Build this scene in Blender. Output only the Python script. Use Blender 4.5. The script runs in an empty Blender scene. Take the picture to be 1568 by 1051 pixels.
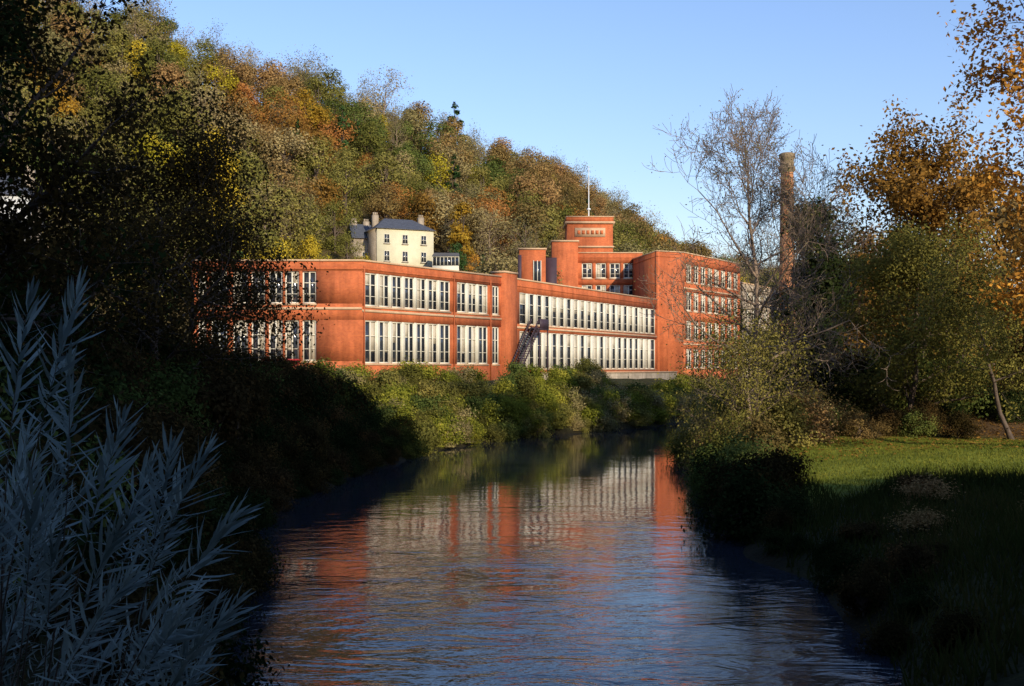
import bpy, math, random
import numpy as np
from mathutils import Vector
random.seed(11)
rng = np.random.default_rng(11)
scene = bpy.context.scene
COL = scene.collection

# ------------------------------------------------------------------ helpers
def mesh_np(name, V, Q, mats, mi=None, smooth=False):
    V = np.asarray(V, dtype=np.float32).reshape(-1, 3); Q = np.asarray(Q, dtype=np.int32).reshape(-1, 4)
    me = bpy.data.meshes.new(name)
    me.vertices.add(len(V)); me.vertices.foreach_set('co', V.ravel())
    me.loops.add(Q.size); me.loops.foreach_set('vertex_index', Q.ravel())
    me.polygons.add(len(Q)); me.polygons.foreach_set('loop_start', np.arange(0, Q.size, 4, dtype=np.int32))
    if mi is not None:
        me.polygons.foreach_set('material_index', np.asarray(mi, dtype=np.int32))
    if smooth:
        me.polygons.foreach_set('use_smooth', np.ones(len(Q), dtype=bool))
    me.update(calc_edges=True)
    for m in mats: me.materials.append(m)
    return me
def obj(name, me, parent=None, loc=(0, 0, 0), rz=0, sc=(1, 1, 1)):
    o = bpy.data.objects.new(name, me); COL.objects.link(o)
    o.location = loc; o.rotation_euler = (0, 0, rz); o.scale = sc if hasattr(sc, '__len__') else (sc,) * 3
    if parent: o.parent = parent
    return o
def empty(name):
    o = bpy.data.objects.new(name, None); COL.objects.link(o); return o

class N:
    def __init__(s, name):
        s.m = bpy.data.materials.new(name); s.m.use_nodes = True
        s.t = s.m.node_tree; s.n = s.t.nodes; s.n.clear()
        s.out = s.n.new('ShaderNodeOutputMaterial')
    def add(s, t, **k):
        x = s.n.new(t)
        for a, b in k.items():
            if hasattr(x, a): setattr(x, a, b)
            else: x.inputs[a].default_value = b
        return x
    def l(s, a, b): s.t.links.new(a, b)
def rgb(c): return (c[0], c[1], c[2], 1)

def noise(N_, scale, detail=4, rough=.6, vec=None):
    x = N_.add('ShaderNodeTexNoise'); x.inputs['Scale'].default_value = scale
    x.inputs['Detail'].default_value = detail; x.inputs['Roughness'].default_value = rough
    if vec: N_.l(vec, x.inputs['Vector'])
    return x
def ramp(N_, fac, stops):
    r = N_.add('ShaderNodeValToRGB'); e = r.color_ramp.elements
    while len(e) < len(stops): e.new(.5)
    for i, (p, c) in enumerate(stops): e[i].position = p; e[i].color = rgb(c)
    N_.l(fac, r.inputs['Fac']); return r

def leaf_mat(name, cols, trans=.3, objvar=.35, clump=.6):
    M = N(name); g = M.add('ShaderNodeNewGeometry'); oi = M.add('ShaderNodeObjectInfo')
    tc = M.add('ShaderNodeTexCoord')
    ns = noise(M, clump, 1, .5, tc.outputs['Object'])
    a = M.add('ShaderNodeMath', operation='MULTIPLY'); M.l(g.outputs['Random Per Island'], a.inputs[0]); a.inputs[1].default_value = .4
    b = M.add('ShaderNodeMath', operation='MULTIPLY_ADD'); M.l(ns.outputs['Fac'], b.inputs[0]); b.inputs[1].default_value = 1.3; b.inputs[2].default_value = -.35
    c = M.add('ShaderNodeMath', operation='ADD', use_clamp=True); M.l(a.outputs[0], c.inputs[0]); M.l(b.outputs[0], c.inputs[1])
    k = len(cols); r = ramp(M, c.outputs[0], [(i / (k - 1) if k > 1 else 0, cc) for i, cc in enumerate(cols)])
    h = M.add('ShaderNodeHueSaturation')
    v = M.add('ShaderNodeMapRange'); M.l(oi.outputs['Random'], v.inputs['Value']); v.inputs['To Min'].default_value = 1 - objvar; v.inputs['To Max'].default_value = 1 + objvar
    M.l(v.outputs[0], h.inputs['Value'])
    v2 = M.add('ShaderNodeMapRange'); M.l(oi.outputs['Random'], v2.inputs['Value']); v2.inputs['To Min'].default_value = .52; v2.inputs['To Max'].default_value = .49
    M.l(v2.outputs[0], h.inputs['Hue'])
    M.l(r.outputs['Color'], h.inputs['Color'])
    d = M.add('ShaderNodeBsdfDiffuse'); M.l(h.outputs[0], d.inputs['Color'])
    t = M.add('ShaderNodeBsdfTranslucent'); M.l(h.outputs[0], t.inputs['Color'])
    mx = M.add('ShaderNodeMixShader'); mx.inputs[0].default_value = trans
    M.l(d.outputs[0], mx.inputs[1]); M.l(t.outputs[0], mx.inputs[2]); M.l(mx.outputs[0], M.out.inputs[0])
    return M.m
def solid(name, c, rough=.8, var=.25, scale=2., metal=0, bump=0, spec=.3):
    M = N(name); tc = M.add('ShaderNodeTexCoord'); ns = noise(M, scale, 6, .65, tc.outputs['Object'])
    r = ramp(M, ns.outputs['Fac'], [(.25, [x * (1 - var) for x in c]), (.75, [min(1, x * (1 + var)) for x in c])])
    p = M.add('ShaderNodeBsdfPrincipled'); p.inputs['Roughness'].default_value = rough; p.inputs['Metallic'].default_value = metal
    p.inputs['Specular IOR Level'].default_value = spec
    M.l(r.outputs[0], p.inputs['Base Color'])
    if bump:
        b = M.add('ShaderNodeBump'); b.inputs['Strength'].default_value = bump; b.inputs['Distance'].default_value = .05
        M.l(ns.outputs['Fac'], b.inputs['Height']); M.l(b.outputs[0], p.inputs['Normal'])
    M.l(p.outputs[0], M.out.inputs[0]); return M.m

bark = solid('bark', (.10, .07, .05), .9, .5, 3, bump=.5)
bark_grey = solid('bark_grey', (.24, .17, .12), .9, .4, 3, bump=.5)

L_olive = leaf_mat('leaves_olive', [(.09, .09, .022), (.20, .18, .045), (.31, .26, .06)])
L_green = leaf_mat('leaves_green', [(.055, .08, .02), (.12, .145, .035), (.21, .21, .05)])
L_brown = leaf_mat('leaves_brown', [(.13, .08, .032), (.28, .175, .065), (.38, .25, .09)])
L_russet = leaf_mat('leaves_russet', [(.16, .068, .02), (.34, .155, .04), (.45, .22, .06)])
L_orange = leaf_mat('leaves_orange', [(.28, .11, .02), (.54, .27, .04), (.66, .39, .06)])
L_yellow = leaf_mat('leaves_yellow', [(.20, .17, .02), (.44, .34, .03), (.62, .48, .05)])
L_tan = leaf_mat('leaves_tan', [(.15, .12, .05), (.29, .23, .095), (.40, .32, .135)])
L_conifer = leaf_mat('needles_dark', [(.015, .03, .012), (.04, .075, .022), (.065, .11, .035)], .1)
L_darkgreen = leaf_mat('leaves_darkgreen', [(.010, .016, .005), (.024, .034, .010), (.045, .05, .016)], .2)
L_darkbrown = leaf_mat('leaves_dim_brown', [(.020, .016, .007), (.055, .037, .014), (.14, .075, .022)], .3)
L_bank = leaf_mat('leaves_bank', [(.08, .10, .018), (.23, .23, .03), (.42, .37, .05)], .35, .35, .9)
L_silver = leaf_mat('leaves_silver', [(.11, .14, .13), (.19, .235, .22), (.31, .36, .33)], .2, .1, 2.5)
L_grass = leaf_mat('grass_blades', [(.05, .065, .014), (.12, .14, .02), (.26, .24, .04)], .3, .1, .3)
L_rough_shaded = leaf_mat('shaded_rough_grass_blades', [(.018, .024, .007), (.04, .05, .011), (.09, .07, .022)], .3, .1, .25)  # tall rough grass, colours darkened to deepen the near bank's shade
L_oak = leaf_mat('leaves_oak', [(.12, .065, .015), (.40, .20, .03), (.66, .38, .06)])
L_oak2 = leaf_mat('leaves_oak_russet', [(.09, .042, .014), (.30, .14, .032), (.48, .25, .06)])
L_maple = leaf_mat('leaves_maple', [(.07, .065, .018), (.20, .17, .04), (.34, .28, .07)])

# ------------------------------------------------------------------ terrain
YL = [-300, -60, -40, -20, -8, 0, 8, 14, 19, 27.6, 36, 45, 60, 70, 80, 92, 103, 125, 158, 178, 200, 300, 900]
XL = [-320, -140, -95, -45, -16, -4, -1.4, -3.6, -5.2, -6.8, -8.9, -9.2, -7.6, -5.6, -3, 4, 13, 22, 32, 46, 64, 210, 800]
YR = [-300, -60, -40, -20, -8, 0, 8, 19, 24.6, 32, 41, 53, 74, 90, 97, 110, 130, 160, 200, 300, 900]
XR = [-300, -118, -72, -20, 3, 6, 6, 6.5, 7.6, 7.1, 7.4, 9.2, 11.4, 15, 20, 36, 52, 72, 102, 260, 860]
def sm(t): t = np.clip(t, 0, 1); return t * t * (3 - 2 * t)
def wob(x, y): return np.sin(x * .31 + 1.3 * np.sin(y * .17)) * np.cos(y * .27 + .8 * np.sin(x * .21))
def hill_t(x, y):
    y0 = np.interp(x, [-120, -60, -20, 20, 60, 100], [85, 112, 140, 168, 225, 270])
    return (y - y0) / 170.
def ground_z(x, y):
    x = np.asarray(x, float); y = np.asarray(y, float)
    dl = np.interp(y, YL, XL) - x + .35 * np.sin(y * .9) ; dr = x - np.interp(y, YR, XR) + .35 * np.sin(y * .8 + 1)
    l = np.interp(dl, [-6, -2, 0, 2, 5, 9], [-1.6, -.8, -.05, 1.2, 2.8, 4.2])
    r = np.interp(dr, [-6, -2, 0, 1.5, 4, 8, 25, 60, 150], [-1.6, -.8, -.05, .7, 1.4, 1.7, 2.0, 7, 12])
    z = np.maximum(l, r)
    Hc = np.interp(x, [-400, -150, -93, -64, -28, 0, 13, 33, 50, 80, 150, 400], [86, 86, 77, 69, 62, 54, 52, 46, 34, 30, 32, 20])
    t = np.clip(hill_t(x, y), 0, 1)
    z = z + Hc * (1 - (1 - t) ** 1.1) * sm(dl / 12)
    z = z + sm(hill_t(x, y) - .05) * 26 * sm(dr / 60) * sm((y - 250) / 100)
    z = z + sm((y - 54) / 25) * 2.2 * sm((dr - 3) / 6)
    z = z + 36 * sm((-y - 12) / 23) * sm((56 - x) / 6) * sm(dr / 12) * sm((x + 70) / 30)
    land = sm(np.maximum(dl, dr) / 5)
    z = z + wob(x, y) * .18 * land + wob(x * .3, y * .3) * 1.5 * sm(t * 6)
    return z
def axis(segs):
    out = []
    for a, b, st in segs: out += list(np.arange(a, b, st))
    return np.array(out + [segs[-1][1]])
gx = axis([(-2500, -400, 300), (-400, -60, 10), (-60, -20, 2), (-20, 40, .8), (40, 110, 3), (110, 400, 10), (400, 2500, 300)])
gy = axis([(-2500, -200, 300), (-200, -40, 10), (-40, 4, 2), (4, 70, .8), (70, 140, 1.6), (140, 260, 4), (260, 500, 8), (500, 4000, 300)])
X, Y = np.meshgrid(gx, gy); Z = ground_z(X, Y)
nx, ny = len(gx), len(gy)
idx = np.arange(nx * ny).reshape(ny, nx)
Q = np.stack([idx[:-1, :-1], idx[:-1, 1:], idx[1:, 1:], idx[1:, :-1]], -1).reshape(-1, 4)
M = N('ground_mat')
at = M.add('ShaderNodeAttribute', attribute_name='landuse'); tc = M.add('ShaderNodeTexCoord')
n1 = noise(M, .35, 6, .7, tc.outputs['Object']); n2 = noise(M, 6, 5, .7, tc.outputs['Object'])
r1 = ramp(M, n1.outputs['Fac'], [(.3, (.5, .5, .5)), (.7, (1.4, 1.35, 1.2))]); r2 = ramp(M, n2.outputs['Fac'], [(.3, (.55, .55, .55)), (.7, (1.4, 1.4, 1.3))])
m1 = M.add('ShaderNodeMix', data_type='RGBA', blend_type='MULTIPLY'); m1.inputs[0].default_value = 1; M.l(at.outputs['Color'], m1.inputs[6]); M.l(r1.outputs[0], m1.inputs[7])
m2 = M.add('ShaderNodeMix', data_type='RGBA', blend_type='MULTIPLY'); m2.inputs[0].default_value = 1; M.l(m1.outputs[2], m2.inputs[6]); M.l(r2.outputs[0], m2.inputs[7])
p = M.add('ShaderNodeBsdfPrincipled'); p.inputs['Roughness'].default_value = .95; p.inputs['Specular IOR Level'].default_value = .1
bm = M.add('ShaderNodeBump'); bm.inputs['Strength'].default_value = .8; bm.inputs['Distance'].default_value = .12
M.l(n2.outputs['Fac'], bm.inputs['Height']); M.l(bm.outputs[0], p.inputs['Normal']); M.l(m2.outputs[2], p.inputs['Base Color']); M.l(p.outputs[0], M.out.inputs[0])
me = mesh_np('ground', np.stack([X, Y, Z], -1), Q, [M.m], smooth=True)
ca = me.color_attributes.new('landuse', 'FLOAT_COLOR', 'POINT')
dr = X - np.interp(Y, YR, XR); dlm = np.interp(Y, YL, XL) - X
base = np.zeros(X.shape + (4,)); base[..., 3] = 1
base[..., :3] = (.035, .035, .015)
def put(mask, c):
    for i in range(3): base[..., i] = base[..., i] * (1 - mask) + c[i] * mask
put(sm(hill_t(X, Y) * 8), (.10, .075, .035))
put(sm((dr - 1.5) / 2) * sm((Y - 35) / 4), (.19, .21, .03))
put(sm((dr - 2) / 3) * sm((Y - 57 + .3 * (X - 18)) / 5), (.13, .075, .035))
put(sm((1.2 - np.maximum(dr, dlm)) / 1.4), (.022, .018, .011))
ca.data.foreach_set('color', base.astype(np.float32).ravel())
obj('ground', me)

# ------------------------------------------------------------------ water
M = N('river_water_mat'); tc = M.add('ShaderNodeTexCoord'); 
mp = M.add('ShaderNodeMapping'); mp.inputs['Scale'].default_value = (.5, 1.0, 1); M.l(tc.outputs['Object'], mp.inputs['Vector'])
na = noise(M, .9, 3, .55, mp.outputs[0]); nb = noise(M, 4.5, 3, .6, mp.outputs[0]); nc = noise(M, .15, 2, .5, tc.outputs['Object'])
na.inputs['Distortion'].default_value = 1.2
ad = M.add('ShaderNodeMath', operation='MULTIPLY_ADD'); M.l(nb.outputs['Fac'], ad.inputs[0]); ad.inputs[1].default_value = .22; M.l(na.outputs['Fac'], ad.inputs[2])
sx = M.add('ShaderNodeSeparateXYZ'); M.l(tc.outputs['Object'], sx.inputs[0])
mr = M.add('ShaderNodeMapRange', interpolation_type='SMOOTHERSTEP'); M.l(sx.outputs['Y'], mr.inputs['Value']); mr.inputs['From Min'].default_value = 12; mr.inputs['From Max'].default_value = 56; mr.inputs['To Min'].default_value = .6; mr.inputs['To Max'].default_value = .06
pr = M.add('ShaderNodeMapRange'); M.l(nc.outputs['Fac'], pr.inputs['Value']); pr.inputs['From Min'].default_value = .35; pr.inputs['From Max'].default_value = .65; pr.inputs['To Min'].default_value = .35; pr.inputs['To Max'].default_value = 1.5
mm = M.add('ShaderNodeMath', operation='MULTIPLY'); M.l(mr.outputs[0], mm.inputs[0]); M.l(pr.outputs[0], mm.inputs[1])
hm = M.add('ShaderNodeMath', operation='MULTIPLY'); M.l(mm.outputs[0], hm.inputs[0]); M.l(ad.outputs[0], hm.inputs[1])
bm = M.add('ShaderNodeBump'); bm.inputs['Strength'].default_value = 1; bm.inputs['Distance'].default_value = .11
M.l(hm.outputs[0], bm.inputs['Height'])
p = M.add('ShaderNodeBsdfPrincipled'); p.inputs['Base Color'].default_value = (.016, .02, .028, 1); p.inputs['Roughness'].default_value = .04; p.inputs['IOR'].default_value = 1.38
M.l(bm.outputs[0], p.inputs['Normal']); M.l(p.outputs[0], M.out.inputs[0])
obj('river_water', mesh_np('river_water', [(-320, -300, 0), (300, -300, 0), (300, 320, 0), (-320, 320, 0)], [(0, 1, 2, 3)], [M.m]))

# ------------------------------------------------------------------ vegetation builders
def norm(v): return v / (np.linalg.norm(v, axis=-1, keepdims=True) + 1e-9)
def tubes(S, k):
    S = np.asarray(S, float).reshape(-1, 8)
    if len(S) == 0: return np.zeros((0, 3)), np.zeros((0, 4), int)
    a, b, r0, r1 = S[:, :3], S[:, 3:6], S[:, 6], S[:, 7]
    d = norm(b - a); ref = np.where(np.abs(d[:, 2:3]) > .9, [[1., 0, 0]], [[0, 0, 1.]])
    u = norm(np.cross(d, ref)); v = np.cross(d, u)
    th = np.arange(k) * 2 * np.pi / k
    ring = u[:, None] * np.cos(th)[None, :, None] + v[:, None] * np.sin(th)[None, :, None]
    V = np.concatenate([a[:, None] + ring * r0[:, None, None], b[:, None] + ring * r1[:, None, None]], 1)
    i = np.arange(k); j = (i + 1) % k
    q = np.stack([i, j, j + k, i + k], -1)
    Q = q[None] + (np.arange(len(S)) * 2 * k)[:, None, None]
    return V.reshape(-1, 3), Q.reshape(-1, 4)
def leafq(C, size, asp=.55, var=.4, nrm=None, nb=1.2):
    n = len(C); rv = rng.normal(size=(n, 3))
    nn = norm(rv) if nrm is None else norm(norm(nrm) * nb + norm(rv) * .9)
    u = norm(np.cross(nn, rng.normal(size=(n, 3)))); w = np.cross(nn, u)
    s = size * (1 + var * rng.uniform(-1, 1, n))[:, None]
    V = np.stack([C - u * s * .5, C + w * s * asp * .5 - u * s * .05, C + u * s * .5, C - w * s * asp * .5 + u * s * .05], 1)
    return V.reshape(-1, 3), np.arange(n * 4).reshape(-1, 4)
def join(parts):
    Vs, Qs, Ms = [], [], []; o = 0
    for V, Q_, m in parts:
        if len(Q_) == 0: continue
        Vs.append(V); Qs.append(Q_ + o); Ms.append(np.full(len(Q_), m)); o += len(V)
    return np.concatenate(Vs), np.concatenate(Qs), np.concatenate(Ms)

def gen_tree(H, R, tr, nl=11, lev=2, c0=.25, up=.05, fm=.5, kid=1.5, lean=(0, 0)):
    segs, tips = [], []
    def branch(p, d, L, r, lv):
        n = 4; st = L / n; dens = random.random()
        for k in range(n):
            d = d + rng.normal(size=3) * .17; d[2] += up; d /= np.linalg.norm(d)
            q = p + d * st; r2 = r * .8
            segs.append((*p, *q, r, r2))
            if lv > 0:
                m = int(kid) + (random.random() < kid % 1)
                for _ in range(m):
                    perp = np.cross(d, rng.normal(size=3)); perp /= np.linalg.norm(perp) + 1e-6
                    an = math.radians(random.uniform(28, 62))
                    branch(q.copy(), d * math.cos(an) + perp * math.sin(an), L * random.uniform(.38, .62), r2 * .6, lv - 1)
            if lv == 0 or k == n - 1: tips.append((*q, dens))
            p, r = q, r2
    p = np.zeros(3); r = tr; nt = 10; pts = [p.copy()]; rad = [tr * 1.35]
    for i in range(nt):
        p = p + np.array([rng.normal() * .03 * H / nt * 3 + lean[0] * H / nt, rng.normal() * .03 * H / nt * 3 + lean[1] * H / nt, H * .88 / nt])
        pts.append(p.copy()); rad.append(tr * (1 - .85 * (i + 1) / nt))
    for i in range(nt): segs.append((*pts[i], *pts[i + 1], rad[i], rad[i + 1]))
    az = random.random() * 6
    for i in range(nl):
        f = c0 + (.96 - c0) * (i + random.random() * .6) / nl
        j = min(nt - 1, int(f * nt)); w = f * nt - j
        bp = pts[j] * (1 - w) + pts[j + 1] * w; br = rad[j] * .55
        az += 2.4 + random.uniform(-.4, .4)
        tf = (f - fm) / (1.08 - fm) if f > fm else (fm - f) / (fm + .15)
        L = R * math.sqrt(max(.08, 1 - tf * tf)) * random.uniform(.75, 1.1)
        E = math.radians(8 + 58 * (f - c0) / (1 - c0) + random.uniform(-8, 12))
        branch(bp, np.array([math.cos(az) * math.cos(E), math.sin(az) * math.cos(E), math.sin(E)]), L * .85, br, lev)
    return np.array(segs), np.array(tips)
def tree_mesh(name, leafm, barkm, nleaf, lsize, sig=.35, cut=.2, asp=.6, minr=0, **k):
    S, T = gen_tree(**k)
    if minr: S[:, 6:] = np.maximum(S[:, 6:], minr)
    big = S[:, 6] > .045
    parts = [(*tubes(S[big], 6), 0), (*tubes(S[~big], 3), 0)]
    if nleaf:
        T = T[T[:, 3] > cut]; cl = T[rng.integers(0, len(T), nleaf), :3]; off = rng.normal(size=(nleaf, 3)) * sig
        C = cl + off; ctr = np.array([0, 0, k['H'] * .5])
        parts.append((*leafq(C, lsize, asp, nrm=norm(C - ctr) * .8 + norm(off) * .6 + np.array([0, 0, .3]), nb=.9), 1))
    V, Q_, mi = join(parts); return mesh_np(name, V, Q_, [barkm, leafm], mi)
def lump_mesh(name, leafm, H, R, nleaf, lsize, c0=.2, nl=18, lr=.38, trunk=True, asp=.65, barkm=None, pointy=0, ragged=.25, nb=1.6):
    cs = []
    for i in range(nl):
        f = random.random() ** .8; a = random.random() * 6.283
        rr = R * (math.sqrt(max(.02, 1 - (2 * f - 1) ** 2)) if not pointy else (1 - f) ** .8 + .12) * random.uniform(.3, .8)
        r = R * lr * random.uniform(.6, 1.2) * (1 if not pointy else (1.1 - .7 * f))
        cs.append((math.cos(a) * rr, math.sin(a) * rr, H * (c0 + (1 - c0) * f) - (0 if pointy else r * .4), r))
    cs = np.array(cs); w = cs[:, 3] ** 2; ix = rng.choice(nl, nleaf, p=w / w.sum())
    d = norm(rng.normal(size=(nleaf, 3))); rad = cs[ix, 3] * rng.uniform(.45, 1, nleaf) ** .5 * (1 + ragged * rng.normal(size=nleaf))
    C = cs[ix, :3] + d * rad[:, None] * np.array([1, 1, .85]); C[:, 2] = np.maximum(C[:, 2], .05)
    parts = [(*leafq(C, lsize, asp, nrm=d + norm(C - np.array([0, 0, H * .5])) * .6 + np.array([0, 0, .25]), nb=nb), 1)]
    if trunk:
        S = [(0, 0, -1.5, 0, 0, H * .55, R * .07, R * .04)] + [(0, 0, H * random.uniform(.2, .5), c[0], c[1], c[2], R * .03, R * .01) for c in cs]
        parts.append((*tubes(S, 4), 0))
    V, Q_, mi = join(parts); return mesh_np(name, V, Q_, [barkm or bark, leafm], mi)

# ------------------------------------------------------------------ hillside woodland
wood = empty('hillside_woodland')
types = {}
for nm, m in dict(olive=L_olive, green=L_green, brown=L_brown, russet=L_russet, tan=L_tan, yellow=L_yellow, orange=L_orange).items():
    types[nm] = [lump_mesh('crown_' + nm, m, random.uniform(11, 14), random.uniform(4.4, 5.8), 4200, .40, .12, 20, .40, ragged=.2) for _ in range(2)]
types['conifer'] = [lump_mesh('crown_conifer', L_conifer, 14, 3, 2600, .5, .05, 26, .4, pointy=1)]
bare = [tree_mesh('bare_crown', L_tan, bark_grey, 1500, .3, .4, 0, H=13, R=5.5, tr=.22, nl=12, lev=2, c0=.2, kid=1.8) for _ in range(3)]
patches = [(-50, 240, 22, 'russet'), (-38, 222, 14, 'russet'), (-75, 285, 18, 'brown'), (-60, 262, 12, 'brown'), (-33, 262, 16, 'green'), (-20, 232, 15, 'tan'), (-3, 230, 15, 'russet'), (8, 245, 12, 'russet'), (12, 224, 10, 'olive'), (-85, 255, 18, 'olive'), (-62, 190, 16, 'olive'), (-27, 282, 12, 'tan'), (-10, 275, 14, 'green'), (5, 290, 16, 'brown'), (-35, 205, 10, 'olive'), (-47, 205, 9, 'tan'), (25, 300, 20, 'brown'), (-52, 178, 9, 'yellow'), (-40, 168, 9, 'olive'), (-95, 275, 14, 'olive'), (-20, 255, 9, 'green')]
nt = 0
for gx_ in np.arange(-200, 200, 7.0):
    for gy_ in np.arange(85, 450, 7.0):
        x = gx_ + random.uniform(-3, 3); y = gy_ + random.uniform(-3, 3)
        t = float(hill_t(x, y)); 
        if t < .02 or t > 1.08: continue
        dl = float(np.interp(y, YL, XL) - x)
        if dl < 6: continue
        if x / y < -.47 or x / y > .4: continue
        if -44 < x < 40 and y < 145: continue
        if 0 < x < 56 and y < 210 and y < 150 + x: continue
        if -31 < x < -5 and 140 < y < 199: continue
        c = math.sin(x * .045 + 1.2) + math.cos(y * .04 + x * .03) + random.uniform(-1.3, 1.3)
        key = 'green' if c < -1.3 else 'olive' if c < -.1 else 'tan' if c < .7 else 'brown' if c < 1.5 else 'russet' if c < 2.0 else 'tan'
        for px_, py_, pr_, pk in patches:
            if math.hypot(x - px_, y - py_) < pr_ and random.random() < .7: key = pk
        if random.random() < .04: key = 'yellow'
        if random.random() < .02: key = 'orange'
        me = random.choice(types[key])
        if t > .9 and random.random() < .45: me = random.choice(bare)
        elif random.random() < .035: me = types['conifer'][0]
        elif random.random() < .13: me = random.choice(bare)
        s = random.uniform(.62, 1.15) * (.85 if me.name.startswith('crown_con') else 1)
        o = obj('woodland_tree', me, wood, (x, y, float(ground_z(x, y)) - .3), random.random() * 6.28, (s * random.uniform(.95, 1.2), s * random.uniform(.95, 1.2), s))
        nt += 1
for x, y in [(90 + i * 9 + random.uniform(-3, 3), 330 + j * 12 + random.uniform(-4, 4)) for i in range(16) for j in range(3)]:
    obj('woodland_tree', random.choice(types['tan'] + types['brown'] + bare), wood, (x, y, float(ground_z(x, y)) - .3), random.random() * 6, random.uniform(.8, 1.1))
def plant(name, me, x, y, s=1, rz=0, dz=-.2):
    return obj(name, me, None, (x, y, float(ground_z(x, y)) + dz), rz, s)
plant('yellow_maple_tree', types['yellow'][0], -47, 170, (1.15, 1.15, 1.35))
plant('orange_poplar_tree', lump_mesh('orange_poplar', L_orange, 12, 2.4, 3000, .4, .05, 20, .5), -9, 197, 1)
plant('golden_beech_tree', types['russet'][1], -3, 215, 1.1)
plant('golden_beech_tree', types['orange'][1], -6.5, 190, .45)
plant('columnar_cypress_tree', lump_mesh('cypress', L_conifer, 8.5, 1.5, 2600, .3, .02, 24, .6, pointy=0), -9.2, 186, 1)
plant('yew_tree', types['conifer'][0], -2, 178, (.9, .9, .62)); plant('yew_tree', types['conifer'][0], 1, 182, (1, 1, .6)); plant('yew_tree', types['conifer'][0], -5, 184, (.8, .8, .6))
plant('pine_tree', types['conifer'][0], -16, 305, (1.5, 1.5, 1.3), 1, 1)
plant('pine_tree', types['conifer'][0], -44, 225, .75); plant('pine_tree', types['conifer'][0], -37, 240, 1, 2); plant('pine_tree', types['conifer'][0], -34, 243, .85, 3)
plant('bare_beech_tree', bare[0], -35, 298, 1.45, 1); plant('bare_beech_tree', bare[1], -52, 290, 1.25, 2); plant('bare_beech_tree', bare[2], -86, 262, 1.3, 2)
for x, y, s in [(-24, 178, .4), (-27, 180, .5), (-30, 186, .7), (-12, 178, .35), (-33, 180, .7), (-32, 172, .55), (-36, 165, .6), (-29, 170, .5), (-19, 180, .28), (-34, 160, .8), (-40, 158, .8)]:
    plant('garden_shrub', random.choice(types['yellow'] + types['olive']), x, y, s)

# ------------------------------------------------------------------ bluff behind the viewpoint (its shade falls on the near banks)
bl = empty('bluff_woodland')
bt = [lump_mesh('bluff_crown', L_olive, 13, 5.5, 1300, .9, .1, 22, .4) for _ in range(2)]
for gx_ in np.arange(-60, 50, 6.5):
    for gy_ in (-18, -25, -32, -39, -46):
        x = gx_ + random.uniform(-2, 2); y = gy_ + random.uniform(-2, 2)
        if x - float(np.interp(y, YR, XR)) < 8: continue
        obj('bluff_tree', random.choice(bt), bl, (x, y, float(ground_z(x, y)) - .5), random.random() * 6, (1.3, 1.3, 1.3))
rt = empty('unseen_shade_row')  # added out-of-view trees, height set to shade the near right bank
for i in range(7):
    x = 18 + i * 5; y = 13 + random.uniform(-1.5, 1.5); s = random.uniform(.85, 1.0)
    obj('unseen_shade_tree', random.choice(bt), rt, (x, y, float(ground_z(x, y)) - .5), i, (s * 1.1, s * 1.1, s))

# ------------------------------------------------------------------ mill building
def brick_mat(name, c1, c2, mortar, sc=1.0):
    M = N(name); tc = M.add('ShaderNodeTexCoord'); 
    g = M.add('ShaderNodeNewGeometry'); s = M.add('ShaderNodeSeparateXYZ'); M.l(g.outputs['Position'], s.inputs[0])
    a = M.add('ShaderNodeMath', operation='ADD'); M.l(s.outputs['X'], a.inputs[0]); M.l(s.outputs['Y'], a.inputs[1])
    cb = M.add('ShaderNodeCombineXYZ'); M.l(a.outputs[0], cb.inputs[0]); M.l(s.outputs['Z'], cb.inputs[1])
    b = M.add('ShaderNodeTexBrick'); M.l(cb.outputs[0], b.inputs['Vector']); b.inputs['Scale'].default_value = 2.2 * sc
    b.inputs['Color1'].default_value = rgb(c1); b.inputs['Color2'].default_value = rgb(c2); b.inputs['Mortar'].default_value = rgb(mortar); b.inputs['Mortar Size'].default_value = .012
    ns = noise(M, .45, 6, .7, tc.outputs['Object'])
    st = M.add('ShaderNodeMapping'); st.inputs['Scale'].default_value = (1, 1, .12); M.l(tc.outputs['Object'], st.inputs[0]); n2 = noise(M, 1.4, 4, .6, st.outputs[0])
    r = ramp(M, ns.outputs['Fac'], [(.3, (.74, .70, .68)), (.7, (1.15, 1.1, 1.1))]); r2 = ramp(M, n2.outputs['Fac'], [(.3, (.70, .70, .72)), (.6, (1.05, 1.05, 1.05))])
    m1 = M.add('ShaderNodeMix', data_type='RGBA', blend_type='MULTIPLY'); m1.inputs[0].default_value = 1; M.l(b.outputs['Color'], m1.inputs[6]); M.l(r.outputs[0], m1.inputs[7])
    m2 = M.add('ShaderNodeMix', data_type='RGBA', blend_type='MULTIPLY'); m2.inputs[0].default_value = 1; M.l(m1.outputs[2], m2.inputs[6]); M.l(r2.outputs[0], m2.inputs[7])
    p = M.add('ShaderNodeBsdfPrincipled'); p.inputs['Roughness'].default_value = .85; p.inputs['Specular IOR Level'].default_value = .2
    M.l(m2.outputs[2], p.inputs['Base Color']); M.l(p.outputs[0], M.out.inputs[0]); return M.m
brick = brick_mat('red_brick', (.56, .150, .048), (.46, .115, .040), (.44, .19, .10))
stonebrick = brick_mat('pale_stone', (.42, .35, .25), (.35, .29, .20), (.28, .24, .18), .35)
cream = solid('cream_paint', (.66, .61, .48), .6, .14, .8)
stone = solid('stone_band', (.52, .34, .20), .8, .2, 1)
glass = solid('window_glass', (.03, .035, .045), .08, .3, .5, spec=.8)
blind = solid('window_blind', (.50, .43, .32), .7, .25, .6)
roofm = solid('flat_roof_felt', (.10, .095, .09), .9, .3, .4)
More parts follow.
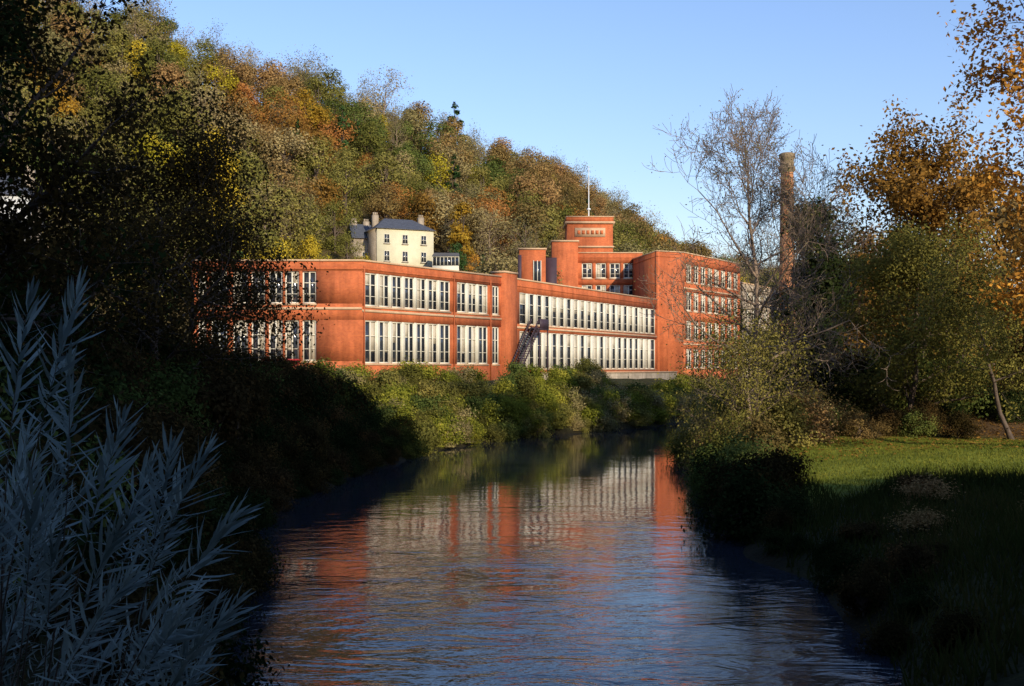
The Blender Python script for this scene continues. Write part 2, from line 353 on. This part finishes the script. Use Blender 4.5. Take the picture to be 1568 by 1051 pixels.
dark = solid('dark_iron_and_shade', (.05, .03, .04), .6, .2, 1)  # ironwork, and the painted-in shade box beside the stair tower
redp = solid('red_paint', (.30, .02, .02), .5, .1, 1)
MM = [brick, cream, stone, glass, blind, roofm, dark, redp, stonebrick]
BR, CR, ST, GL, BD, RF, DK, RD, SB = range(9)
class B:
    def __init__(s): s.V, s.Q, s.M = [], [], []
    def box(s, o, u, s0, s1, n0, n1, z0, z1, m):
        o = np.array(o, float); u = np.array(u, float); nn = np.array([u[1], -u[0]]); k = len(s.V)
        for z in (z0, z1):
            for a, b in ((s0, n0), (s1, n0), (s1, n1), (s0, n1)):
                q = o + u * a + nn * b; s.V.append((q[0], q[1], z))
        for f in ((0, 1, 2, 3), (4, 7, 6, 5), (0, 4, 5, 1), (1, 5, 6, 2), (2, 6, 7, 3), (3, 7, 4, 0)):
            s.Q.append([k + i for i in f]); s.M.append(m)
    def xbox(s, x0, x1, y0, y1, z0, z1, m): s.box((x0, y0), (1, 0), 0, x1 - x0, -(y1 - y0), 0, z0, z1, m)
    def quad(s, pts, m):
        k = len(s.V); s.V += pts; s.Q.append([k, k + 1, k + 2, k + 3]); s.M.append(m)
    def make(s, name, parent=None, mats=None): return obj(name, mesh_np(name, s.V, s.Q, mats or MM, s.M), parent)
mill = empty('brick_mill')
W, F, T_ = B(), B(), B()
def window(F, o, u, s0, s1, z0, z1, lights, fr=.09, blindp=.4, tz=.36, rec=.27):
    F.box(o, u, s0, s1, -rec - .03, -rec, z0, z1, GL)
    F.box(o, u, s0, s1, -rec + .002, -rec + .12, z0, z0 + fr, CR); F.box(o, u, s0, s1, -rec + .002, -rec + .12, z1 - fr, z1, CR)
    w = (s1 - s0) / lights
    for i in range(lights + 1):
        c = s0 + i * w; a = max(s0, c - fr / 2); b = min(s1, c + fr / 2)
        if i == 0: b = s0 + fr
        if i == lights: a = s1 - fr
        F.box(o, u, a, b, -rec + .002, -rec + .13, z0 + fr + .002, z1 - fr - .002, CR)
    zt = z1 - (z1 - z0) * tz
    for i in range(lights):
        a = s0 + i * w + fr * .6; b = s0 + (i + 1) * w - fr * .6
        F.box(o, u, a, b, -rec + .005, -rec + .11, zt - .04, zt + .04, CR)
        zz = z0 + (z1 - z0) * .3; F.box(o, u, a, b, -rec + .005, -rec + .10, zz - .025, zz + .025, CR)
        if random.random() < blindp:
            h = random.choice([.36, .36, .5, .75, 1]); F.box(o, u, a, b, -rec + .001, -rec + .015, z1 - fr - (z1 - z0 - 2 * fr) * h, z1 - fr, BD)
def facade(o, p1, z0, z1, levels, groups, m=BR, pil=.0, blindp=.4, fr=.09, string=None, lights=2, cop=True, th=.45, rec=.27):
    o = np.array(o, float); p1 = np.array(p1, float); L = np.linalg.norm(p1 - o); u = (p1 - o) / L
    zc = z0
    for (a, b) in levels:
        W.box(o, u, 0, L, -th, 0, zc, a, m); sc = 0
        for (g0, g1, nb) in groups:
            W.box(o, u, sc, g0, -th, 0, a, b, m); sc = g1
            bw = (g1 - g0) / nb
            for i in range(nb):
                s0 = g0 + i * bw; s1 = s0 + bw
                if pil and i > 0: T_.box(o, u, s0 - pil / 2, s0 + pil / 2, -rec - .01, -.03, a + .002, b - .002, CR)
                window(F, o, u, s0 + (pil / 2 if i > 0 else 0), s1 - (pil / 2 if i < nb - 1 else 0), a, b, lights, fr, blindp, rec=rec)
            T_.box(o, u, g0 - .08, g1 + .08, -.1, .07, a - .16, a - .003, ST)
        W.box(o, u, sc, L, -th, 0, a, b, m); zc = b
    W.box(o, u, 0, L, -th, 0, zc, z1, m)
    if cop: T_.box(o, u, -.03, L + .03, -th - .03, .10, z1 + .003, z1 + .16, ST); T_.box(o, u, 0, L, -.05, .05, z1 - .75, z1 - .6, m)
    if string:
        for s_ in string: T_.box(o, u, 0, L, -.05, .08, s_, s_ + .22, ST)
A0, A1, P1, P2 = (-29.5, 101), (-13.8, 101), (-1, 119), (20.8, 158)
gA = [(X0 + 29.5, X1 + 29.5, 1) for X0, X1 in [(-28.9, -28.1), (-27.7, -26.2), (-25.7, -24.3), (-24.0, -22.7), (-22.4, -21.1), (-20.9, -19.6), (-19.3, -18.0)]]
facade(A0, A1, 2.5, 15.4, [(6.2, 10.0), (11.5, 14.5)], gA, string=[10.95], blindp=.4, fr=.14)
facade(A1, P1, 2.5, 15.4, [(6.0, 10.0), (11.3, 14.4)], [(.4, 13.0, 7), (14.1, 19.4, 3), (20.2, 21.4, 1)], pil=.34, string=[10.75], blindp=.45, fr=.14, rec=.2)
facade(P1, P2, 2.5, 15.4, [(5.5, 9.7), (10.5, 14.0)], [(3.8, 44.0, 21)], pil=.78, string=[10.0], blindp=.45, fr=.09, lights=1, rec=.14)
# pier at the joint of the two wings
uC = np.array([21.8, 39]) / np.linalg.norm([21.8, 39]); W.box(P1, uC, -.3, 2.6, -1.2, .35, 2.4, 15.9, BR); T_.box(P1, uC, -.4, 2.7, -1.3, .45, 15.903, 16.1, ST)
# roof of low range
for q in ([(-29.5, 101.2), (-14, 101.2), (-14, 138), (-29.5, 134)], [(-14, 101.2), (-1.4, 119), (-1.4, 150), (-14, 138)], [(-1.4, 119), (20.4, 158), (20.4, 172), (-1.4, 152)]):
    W.quad([(a, b, 14.9) for a, b in q], RF)
W.xbox(-29.5, -29.0, 101.5, 134, 2.5, 15.38, BR)
# tall river block
facade((20.8, 158), (25, 160), 2.5, 22.4, [], [])
lv = [(5.6, 8.4), (9.8, 12.6), (14.0, 16.8), (18.2, 20.9)]
facade((25, 160), (37, 178), 2.5, 22.4, lv, [(1.0 + i * 2.55, 2.95 + i * 2.55, 1) for i in range(8)], blindp=.7, fr=.2, string=[17.2, 9.0])
facade((18.5, 171.2), (20.8, 158.05), 2.5, 22.38, [], [])
W.quad([(20.8, 158.3, 22), (24.8, 160.3, 22), (36.6, 178.2, 22), (18.6, 182, 22)], RF)
# set back block with windows
gE = [(4.3 + i * 2.15, 5.95 + i * 2.15, 1) for i in range(5)]
facade((6.5, 170), (20.2, 170), 2.5, 23.4, [(16.3, 18.5), (19.5, 21.9)], gE, blindp=.3, fr=.18, string=[])
W.xbox(6.5, 7, 170.5, 182, 2.5, 23.3, BR); W.quad([(6.6, 170.3, 23), (20, 170.3, 23), (20, 184, 23), (6.6, 184, 23)], RF)
# corner block, tower and stair tower
W.xbox(6.2, 10.2, 169.4, 174, 2.5, 25.1, BR); T_.xbox(6.05, 10.35, 169.25, 174.1, 25.103, 25.35, ST)
W.xbox(8.7, 15.9, 173, 180, 2.5, 28.4, BR); T_.xbox(8.4, 16.2, 172.7, 180.3, 28.403, 28.7, ST); W.xbox(8.6, 16.0, 172.9, 180.1, 28.703, 29.4, BR); T_.xbox(8.5, 16.1, 172.8, 180.2, 29.403, 29.55, ST)
T_.xbox(8.5, 16.1, 172.8, 172.99, 24.6, 24.85, ST); T_.xbox(9.9, 14.7, 172.9, 172.99, 26.3, 27.7, ST)
for i in range(6): T_.xbox(10.3 + i * .72, 10.75 + i * .72, 172.84, 172.89, 26.7, 27.3, BR)
W.xbox(1.0, 4.6, 150, 155, 10, 21.8, BR); T_.xbox(.85, 4.75, 149.85, 155.1, 21.803, 22.0, ST); W.xbox(4.6, 6.2, 152, 160, 10, 20.9, DK)  # last dark box paints in the shaded gap right of the stair tower
F.xbox(3.0, 3.9, 149.93, 149.98, 17.3, 20.2, GL)
for a in (2.9, 3.42, 3.9): F.xbox(a, a + .1, 149.86, 149.925, 17.2, 20.3, CR)
T_.xbox(.8, 1.3, 149.5, 149.8, 15, 21, DK)
# downpipes and loading door
for s_ in (.25, 13.55, 19.8): T_.box(A1, np.array([12.8, 18]) / 22.09, s_ - .05, s_ + .05, .02, .12, 4.3, 15.0, BR)
T_.box(A0, (1, 0), 6.9, 9.9, .02, .12, 4.0, 6.1, RD); T_.box(A0, (1, 0), 6.7, 10.1, .02, 1.2, 6.25, 6.4, RD)
# roof clutter
for x, y, w, h in ((-8, 128, 2, .5), (-20, 112, 3, .4), (2, 140, 2, .5)): T_.xbox(x, x + w, y, y + w, 14.95, 15.3 + h, ST)
W.make('walls', mill); F.make('windows', mill); T_.make('stone_trim', mill)
# fire escape
FE = B()
def rail(s0, z0_, s1, z1_, n=16, nn=1.0):
    for i in range(n):
        a = i / n; b = (i + 1) / n
        FE.box(P1, uC, s0 + (s1 - s0) * a, s0 + (s1 - s0) * b, nn, nn + .07, z0_ + (z1_ - z0_) * a, z0_ + (z1_ - z0_) * b + .12, DK)
for nn in (.5, 1.5): rail(.3, 4.2, 5.6, 10.0, 22, nn); rail(.3, 5.2, 5.6, 11.0, 22, nn)
for i in range(22): s_ = .3 + 5.3 * i / 22; FE.box(P1, uC, s_, s_ + .28, .55, 1.52, 4.25 + 5.8 * i / 22, 4.32 + 5.8 * i / 22, DK); FE.box(P1, uC, s_, s_ + .05, 1.5, 1.54, 4.3 + 5.8 * i / 22, 5.3 + 5.8 * i / 22, DK)
FE.box(P1, uC, 5.4, 7.6, .02, 1.7, 9.9, 10.02, DK); FE.box(P1, uC, 5.4, 7.6, 1.66, 1.7, 10.0, 11.1, DK); 
for s_ in (5.5, 7.5): FE.box(P1, uC, s_, s_ + .1, 1.5, 1.6, 4, 9.9, DK)
FE.make('fire_escape', mill)
# pale stone older range further along
SM = empty('stone_mill_range'); W, F, T_ = B(), B(), B()
facade((38, 180), (53, 204), 2.5, 19.5, [(6, 8.2), (9.6, 11.8), (13.2, 15.4), (16.6, 18.2)], [(1.5 + i * 2.9, 2.9 + i * 2.9, 1) for i in range(9)], m=SB, fr=.12)
facade((36.5, 188), (38, 180), 2.5, 19.4, [], [], m=SB)
W.quad([(38, 180, 19.2), (53, 204, 19.2), (44, 209, 22), (31, 186, 22)], RF)
W.make('walls', SM); F.make('windows', SM); T_.make('stone_trim', SM)
# flagpole
V, Q_ = tubes([(12.3, 176, 29.4, 12.3, 176, 38, .10, .05), (12.3, 176, 31, 12.3, 176, 31.2, .3, .3)], 8)
fp = mesh_np('flagpole', V, Q_, [solid('white_pole', (.7, .7, .7), .4, .05)]); obj('flagpole', fp)
# river retaining wall
RW = B(); RW.box(P1, uC, 2, 46, 2.2, 2.6, 1.5, 5.0, SB); RW.box(P1, uC, 2, 46, 2.1, 2.7, 5.003, 5.15, ST); RW.make('river_wall')

# ------------------------------------------------------------------ chimney
prof = [(1.55, 3), (1.5, 10), (1.25, 28), (1.08, 39.4), (1.4, 39.8), (1.4, 40.3), (1.15, 40.6), (1.15, 41.6), (1.4, 42.0), (1.4, 42.6), (1.1, 42.8), (.8, 42.8), (.8, 40)]
k = 20; V = [(47.6 + r * math.cos(i * 2 * math.pi / k), 190 + r * math.sin(i * 2 * math.pi / k), z) for r, z in prof for i in range(k)]
Q_ = [(a * k + i, a * k + (i + 1) % k, (a + 1) * k + (i + 1) % k, (a + 1) * k + i) for a in range(len(prof) - 1) for i in range(k)]
chb = brick_mat('chimney_brick', (.54, .25, .11), (.46, .20, .09), (.3, .18, .1)); chs = solid('chimney_sooty_cap', (.22, .16, .09), .9, .3, 1)
obj('mill_chimney', mesh_np('mill_chimney', V, Q_, [chb, chs], [0 if q[0] // k < 3 else 1 for q in Q_]))

# ------------------------------------------------------------------ house on the hill
def house(name, o, ang, L, D, z0, ze, ridge, wallm, sidem, cols, rows, hip=2.5, slate=None, chim=True):
    E = empty(name); u = np.array([math.cos(ang), math.sin(ang)]); n = np.array([u[1], -u[0]]); o = np.array(o, float)
    mats = [wallm, sidem, cream, glass, slate or solid('slate', (.07, .075, .09), .7, .3, 2), stonebrick]; b = B()
    b.box(o, u, 0, L, -.3, 0, z0, ze, 0); b.box(o, u, 0, .3, -D, -.3, z0, ze, 1); b.box(o, u, L - .3, L, -D, -.3, z0, ze, 1); b.box(o, u, .3, L - .3, -D, -D + .3, z0, ze, 1)
    b.make('walls', E, mats)
    r = B(); P = lambda s, nn, z: (o[0] + u[0] * s + n[0] * nn, o[1] + u[1] * s + n[1] * nn, z)
    e = .35; a0, a1, a2, a3 = P(-e, e, ze - .02), P(L + e, e, ze - .02), P(L + e, -D - e, ze - .02), P(-e, -D - e, ze - .02); r0, r1 = P(hip, -D / 2, ridge), P(L - hip, -D / 2, ridge)
    r.quad([a0, a1, r1, r0], 4); r.quad([a2, a3, r0, r1], 4); r.quad([a3, a0, r0, r0], 4); r.quad([a1, a2, r1, r1], 4); r.quad([a0, a3, a2, a1], 2); r.make('roof', E, mats)
    w = B()
    for cx in cols:
        for (za, zb) in rows:
            w.box(o, u, cx - .42, cx + .42, .01, .03, za, zb, 3)
            for a, bb, c, d in ((cx - .5, cx - .42, za - .1, zb + .1), (cx + .42, cx + .5, za - .1, zb + .1), (cx - .03, cx + .03, za, zb), (cx - .42, cx + .42, zb, zb + .1), (cx - .42, cx + .42, za - .1, za), (cx - .42, cx + .42, (za + zb) / 2 - .03, (za + zb) / 2 + .03)): w.box(o, u, a, bb, .035, .08, c, d, 2)
            w.box(o, u, cx - .6, cx + .6, .01, .16, za - .22, za - .103, 5)
    w.make('windows', E, mats)
    if chim:
        c = B()
        for s_ in (.9, L - .9):
            c.box(o, u, s_ - .5, s_ + .5, -D / 2 - .5, -D / 2 + .3, ze - 1, ridge + .5, 5)
            for kx in (-.3, 0, .3): c.box(o, u, s_ + kx - .1, s_ + kx + .1, -D / 2 - .15, -D / 2 + .05, ridge + .503, ridge + .95, 1)
        c.make('chimneys', E, mats)
    return E
crm = solid('cream_render', (.60, .54, .36), .8, .12, 1)
hs = house('cream_house', (-22.5, 183), math.radians(24), 10, 8, 18, 29.0, 31.2, crm, stonebrick, [1.7, 4.9, 8.2], [(23.6, 25.2), (26.6, 28.0)])
house('stone_cottage', (-27.0, 187), math.radians(24), 4.0, 6, 18, 27.8, 30.6, stonebrick, stonebrick, [2.0], [(24, 25.4)], hip=.1)
c = B()
c.xbox(-13.2, -8.8, 182, 182.1, 19, 22.6, CR)
for i in range(8): c.xbox(-13.2 + i * .62, -13.1 + i * .62, 182.0 - .05, 182.09 - .1, 22.603, 24.0, CR)
c.xbox(-13.2, -8.76, 181.93, 182.12, 24.003, 24.15, CR); c.xbox(-13.1, -8.9, 182.12, 182.15, 22.6, 24, GL)
c.quad([(-13.3, 181.8, 24.16), (-8.7, 181.8, 24.16), (-8.9, 184.5, 25.0), (-13.1, 184.5, 25.0)], RF); c.make('garden_conservatory')
wh = solid('white_render', (.5, .5, .48), .8, .06, 1)
house('white_cottage', (-62, 122), math.radians(10), 8, 7, 14, 25, 28, wh, stonebrick, [2, 4.2, 6.4], [(17, 18.6), (21, 22.6)])

# ------------------------------------------------------------------ near trees
# left bank
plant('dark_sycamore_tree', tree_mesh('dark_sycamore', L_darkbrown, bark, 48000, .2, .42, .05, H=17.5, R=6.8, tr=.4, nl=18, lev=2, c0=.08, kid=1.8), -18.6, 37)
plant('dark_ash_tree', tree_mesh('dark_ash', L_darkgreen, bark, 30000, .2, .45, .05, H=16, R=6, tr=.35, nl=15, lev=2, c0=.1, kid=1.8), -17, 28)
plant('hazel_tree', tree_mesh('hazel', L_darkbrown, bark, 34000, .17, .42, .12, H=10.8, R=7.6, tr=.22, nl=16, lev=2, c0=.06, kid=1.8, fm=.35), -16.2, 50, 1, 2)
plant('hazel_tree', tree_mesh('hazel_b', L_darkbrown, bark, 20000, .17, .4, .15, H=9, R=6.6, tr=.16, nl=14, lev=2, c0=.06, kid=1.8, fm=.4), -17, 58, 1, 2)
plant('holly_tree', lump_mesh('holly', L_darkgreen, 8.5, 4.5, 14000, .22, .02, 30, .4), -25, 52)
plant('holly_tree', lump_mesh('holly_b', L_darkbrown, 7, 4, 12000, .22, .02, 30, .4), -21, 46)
# bare trees in front of the mill end
plant('bare_alder_tree', tree_mesh('bare_alder', L_tan, bark_grey, 5000, .11, .3, .2, minr=.011, H=18.6, R=6.4, tr=.22, nl=20, lev=3, c0=.28, kid=1.5, up=.09), 12.8, 60, 1, 1)
plant('bare_alder_tree', tree_mesh('bare_alder_b', L_tan, bark_grey, 4000, .11, .3, .2, minr=.011, H=15, R=5.4, tr=.16, nl=16, lev=3, c0=.2, kid=1.35, up=.09, lean=(.04, 0)), 16.0, 64, 1, 1)
plant('sallow_tree', tree_mesh('sallow', L_maple, bark_grey, 9000, .13, .4, .3, H=6.6, R=3.8, tr=.12, nl=15, lev=2, c0=.04, kid=1.9, up=.05), 12.8, 64, 1, 1)
plant('sallow_tree', tree_mesh('sallow_b', L_maple, bark_grey, 9000, .13, .4, .3, H=5.4, R=3.4, tr=.12, nl=15, lev=2, c0=.04, kid=1.9, up=.05), 12.0, 55, 1, 1)
# right bank
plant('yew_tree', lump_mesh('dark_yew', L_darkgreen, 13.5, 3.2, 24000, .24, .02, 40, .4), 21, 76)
plant('autumn_oak_tree', tree_mesh('autumn_oak', L_oak2, bark, 40000, .28, .42, .2, H=16.0, R=7.0, tr=.38, nl=18, lev=2, c0=.12, kid=1.8), 28.3, 76)
plant('autumn_oak_tree', tree_mesh('autumn_oak_b', L_oak, bark, 34000, .22, .38, .25, H=22.5, R=5.8, tr=.34, nl=17, lev=2, c0=.3, kid=1.8, fm=.6), 24.6, 46)
plant('field_maple_tree', tree_mesh('field_maple', L_maple, bark, 36000, .17, .35, .1, H=9.6, R=5.2, tr=.2, nl=16, lev=2, c0=.04, kid=1.9), 22.5, 62)
plant('leaning_birch_tree', tree_mesh('birch', L_maple, bark, 8000, .16, .35, .2, H=9, R=3, tr=.14, nl=10, lev=2, c0=.4, lean=(-.22, 0)), 26, 57)
for i, (x, y, s) in enumerate([(34, 86, 1.05), (41, 92, 1.2), (31, 96, 1.0), (24, 90, .75), (47, 80, 1.3), (38, 70, .9), (20, 84, .5), (33, 104, 1.2)]):
    plant('riverside_ash_tree', random.choice(types['brown'] + types['olive'] + types['green']), x, y, s)

# ------------------------------------------------------------------ shrubs and banks
def bush(m, n=4000, ls=.18, H=2.6, R=1.7): return lump_mesh('bush', m, H, R, n, ls, 0, 14, .45, trunk=True, ragged=.4, nb=1.2)
bk = [bush(L_bank) for _ in range(3)] + [bush(L_green), bush(L_tan), bush(L_olive), bush(L_maple)]
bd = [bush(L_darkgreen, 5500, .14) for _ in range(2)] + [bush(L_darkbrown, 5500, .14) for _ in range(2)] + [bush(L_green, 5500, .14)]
bt2 = [bush(L_tan, 5500, .13), bush(L_maple, 5500, .13), bush(L_brown, 5500, .13), bush(L_olive, 5500, .13)]
sh = empty('riverside_shrubs')
def scatter(y0, y1, step, side, dmin, dmax, pool, smin, smax, rows=1):
    y = y0
    while y < y1:
        for _ in range(rows):
            d = random.uniform(dmin, dmax); x = float(np.interp(y, YL, XL)) - d if side == 'L' else float(np.interp(y, YR, XR)) + d
            s = random.uniform(smin, smax); obj('shrub', random.choice(pool), sh, (x, y + random.uniform(-.5, .5), float(ground_z(x, y)) - .25), random.random() * 6.28, (s * 1.1, s * 1.1, s * random.uniform(.85, 1.25)))
        y += step
scatter(70, 108, .8, 'L', .1, 1.5, bk, .4, .75, 1); scatter(70, 108, .9, 'L', 1, 4, bk, .45, .9, 2); scatter(66, 112, 1.3, 'L', 4, 9, bk, .5, .85, 2); scatter(108, 160, 1.8, 'L', .8, 4, bk, .6, 1.0, 1)
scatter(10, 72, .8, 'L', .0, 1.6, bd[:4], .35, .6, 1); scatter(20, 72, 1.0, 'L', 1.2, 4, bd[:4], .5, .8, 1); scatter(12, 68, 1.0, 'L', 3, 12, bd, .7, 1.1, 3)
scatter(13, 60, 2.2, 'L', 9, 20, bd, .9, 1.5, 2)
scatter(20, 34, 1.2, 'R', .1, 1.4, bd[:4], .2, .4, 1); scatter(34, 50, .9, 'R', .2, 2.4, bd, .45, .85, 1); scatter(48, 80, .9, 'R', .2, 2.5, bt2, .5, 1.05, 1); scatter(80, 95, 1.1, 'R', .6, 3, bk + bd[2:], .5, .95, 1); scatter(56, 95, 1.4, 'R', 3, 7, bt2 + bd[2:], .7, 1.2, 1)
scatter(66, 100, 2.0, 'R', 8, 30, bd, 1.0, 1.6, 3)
for x, y, s in [(12.5, 33, .45), (14.5, 30, .4), (13, 35, .4), (11, 29, .4), (10, 26, .3), (17.5, 31, .4), (12, 24, .3), (9.6, 30, .35)]: obj('shrub', random.choice(bd[2:4] + bt2[2:3]), sh, (x, y, float(ground_z(x, y)) - .3), x, (s * 1.4, s * 1.4, s * .8))
for i in range(26):
    x = 16 + i * 1.1 + random.uniform(-.8, .8); y = 64 + random.uniform(-1, 5); s = random.uniform(.5, 1.0)
    obj('shrub', random.choice(bd), sh, (x, y, float(ground_z(x, y)) - .2), i, s)
for i in range(22):
    x = 12.5 + i * .5 + random.uniform(-.4, .4); y = 57.5 + random.uniform(-.8, 2.5); s = random.uniform(.35, .75)
    obj('shrub', random.choice(bd + bt2[1:3]), sh, (x, y, float(ground_z(x, y)) - .2), i, s)

# grass on the right bank
n = 60000
gyy = 17 + 40 * rng.random(n) ** 1.1; drr = rng.random(n) ** .8 * 16 + .2
gxx = np.interp(gyy, YR, XR) + drr; gz = ground_z(gxx, gyy)
tall = (drr < 3.5) | (gyy < 37 + 1.5 * np.sin(gxx)); hgt = np.where(tall, rng.uniform(.15, .5, n), rng.uniform(.04, .10, n)) ; wd = np.where(tall, .025, .02)
a = rng.uniform(0, 6.28, n); ux, uy = np.cos(a) * wd, np.sin(a) * wd; lx, ly = rng.normal(size=n) * hgt * .35, rng.normal(size=n) * hgt * .35
V = np.stack([np.stack([gxx - ux, gyy - uy, gz - .02], -1), np.stack([gxx + ux, gyy + uy, gz - .02], -1), np.stack([gxx + lx + ux * .2, gyy + ly + uy * .2, gz + hgt], -1), np.stack([gxx + lx - ux * .2, gyy + ly - uy * .2, gz + hgt], -1)], 1)
obj('bank_grass', mesh_np('bank_grass', V, np.arange(4 * n).reshape(-1, 4), [L_grass, L_rough_shaded], tall.astype(int)))
# fallen leaves under the trees
n = 9000; fx = rng.uniform(12, 40, n); fy = rng.uniform(48, 68, n); keep = rng.random(n) < np.clip((fy - 46) / 12, .1, 1); fx, fy = fx[keep], fy[keep]
C = np.stack([fx, fy, ground_z(fx, fy) + .04], -1); V, Q_ = leafq(C, .16, .7, .4, nrm=np.tile([0., 0, 1], (len(C), 1)), nb=1.5)
obj('fallen_leaves', mesh_np('fallen_leaves', V, Q_, [L_oak2]))

# ------------------------------------------------------------------ foreground silver-leaved shrub
LV, LQ, SG = [], [], []
def shoot(base, tip, leafL, nleaf, frac):
    base = np.array(base, float); tip = np.array(tip, float); L = np.linalg.norm(tip - base)
    mid = (base + tip) / 2 + np.array([rng.normal() * .25 - .25, rng.normal() * .2, L * .14])
    bez = lambda t: (1 - t) ** 2 * base + 2 * t * (1 - t) * mid + t * t * tip
    prev = bez(0)
    for i in range(1, 13):
        q = bez(i / 12); SG.append((*prev, *q, .012 * (1.05 - (i - 1) / 12), .012 * (1.05 - i / 12))); prev = q
    for i in range(nleaf):
        t = 1 - frac * (1 - i / (nleaf - 1)); p = bez(t); d = norm(bez(min(1, t + .02)) - bez(min(1, t + .02) - .03))
        az = i * 2.4 + rng.normal() * .4; a = norm(np.cross(d, [0.3, .2, 1.])); b = np.cross(d, a)
        rad = a * math.cos(az) + b * math.sin(az); op = math.radians(72 - 46 * i / nleaf + rng.normal() * 9)
        ld = d * math.cos(op) + rad * math.sin(op); s = norm(np.cross(ld, rad)); l = leafL * (1.1 - .45 * abs(2 * i / nleaf - .9)) * random.uniform(.75, 1.15); w = l * .062
        dr_ = random.uniform(.02, .3)
        m1 = p + ld * l * .35; m2 = p + ld * l * .7 + np.array([0, 0, -.35 * dr_ * l]) + d * .12 * l; tp = p + ld * l + np.array([0, 0, -dr_ * l]) + d * .3 * l
        k = len(LV)
        LV.extend([p - s * w * .2, p + s * w * .2, m1 + s * w, m1 - s * w, m2 + s * w * .8, m2 - s * w * .8, tp + s * w * .05, tp - s * w * .05])
        LQ.extend([(k, k + 1, k + 2, k + 3), (k + 3, k + 2, k + 4, k + 5), (k + 5, k + 4, k + 6, k + 7)])
tips = [(-2.98, 5.94), (-2.58, 5.94), (-2.64, 5.52), (-2.31, 5.19), (-2.02, 5.02), (-1.85, 5.0), (-1.66, 4.62), (-3.18, 5.56), (-2.81, 4.85), (-2.27, 4.9), (-2.72, 4.44), (-3.18, 4.52), (-2.22, 4.27), (-1.70, 4.05), (-2.0, 3.98), (-3.3, 5.0), (-2.45, 4.5)]
def root(x): rx = x * .5 - 2.0 + random.uniform(-.3, .3); ry = random.uniform(6.4, 7.8); return (rx, ry, float(ground_z(rx, ry)) - .1)
for x, z in tips: shoot(root(x), (x, random.uniform(6.3, 6.9), z), .25, 54, .22)
for i in range(150):
    x = -1.62 - 2.6 * random.random() ** .9; y = random.uniform(6.8, 9.6)
    zt = np.interp(x, [-4.5, -3, -2.5, -2, -1.6], [5.6, 5.4, 5.0, 4.4, 3.8]) 
    z = zt - random.random() ** .8 * 2.6; x2 = x * y / 7
    shoot(root(x2), (x2, y, 5.5 + (z - 5.5) * y / 7), random.uniform(.16, .25), 40, .26)
V1, Q1 = tubes(SG, 4); V, Q_, mi = join([(np.array(LV), np.array(LQ), 1), (V1, Q1, 0)])
obj('silver_willow_shrub', mesh_np('silver_willow_shrub', V, Q_, [bark, L_silver], mi))

# ------------------------------------------------------------------ light, sky, camera
el, az = math.radians(23), math.radians(150)
sd = Vector((math.sin(az) * math.cos(el), math.cos(az) * math.cos(el), math.sin(el)))
sl = bpy.data.lights.new('sun', 'SUN'); sl.energy = 5.0; sl.angle = math.radians(.5); sl.color = (1, .89, .70)
so = bpy.data.objects.new('sun', sl); COL.objects.link(so); so.rotation_euler = sd.to_track_quat('Z', 'Y').to_euler(); so.location = (50, -60, 60)
w = bpy.data.worlds.new('World'); scene.world = w; w.use_nodes = True
nt_ = w.node_tree; bg = nt_.nodes['Background']; sk = nt_.nodes.new('ShaderNodeTexSky'); sk.sky_type = 'NISHITA'; sk.sun_disc = False
sk.sun_elevation = el; sk.sun_rotation = az; sk.air_density = 1.5; sk.dust_density = .4; sk.ozone_density = 4.5
tint = nt_.nodes.new('ShaderNodeMix'); tint.data_type = 'RGBA'; tint.blend_type = 'MULTIPLY'; tint.inputs[0].default_value = 1
tint.inputs[7].default_value = (1.22, 1.15, 1.38, 1)
nt_.links.new(sk.outputs[0], tint.inputs[6]); nt_.links.new(tint.outputs[2], bg.inputs[0]); bg.inputs[1].default_value = .15
cam = bpy.data.cameras.new('camera'); cam.lens = 38.6; cam.sensor_width = 36; cam.shift_y = .0252; cam.clip_end = 6000; cam.clip_start = .1
co = bpy.data.objects.new('camera', cam); COL.objects.link(co); co.location = (0, 0, 5.5); co.rotation_euler = (math.radians(90), 0, 0)
scene.camera = co
scene.view_settings.view_transform = 'Standard'; scene.view_settings.look = 'None'; scene.view_settings.exposure = 0
print('trees', nt)
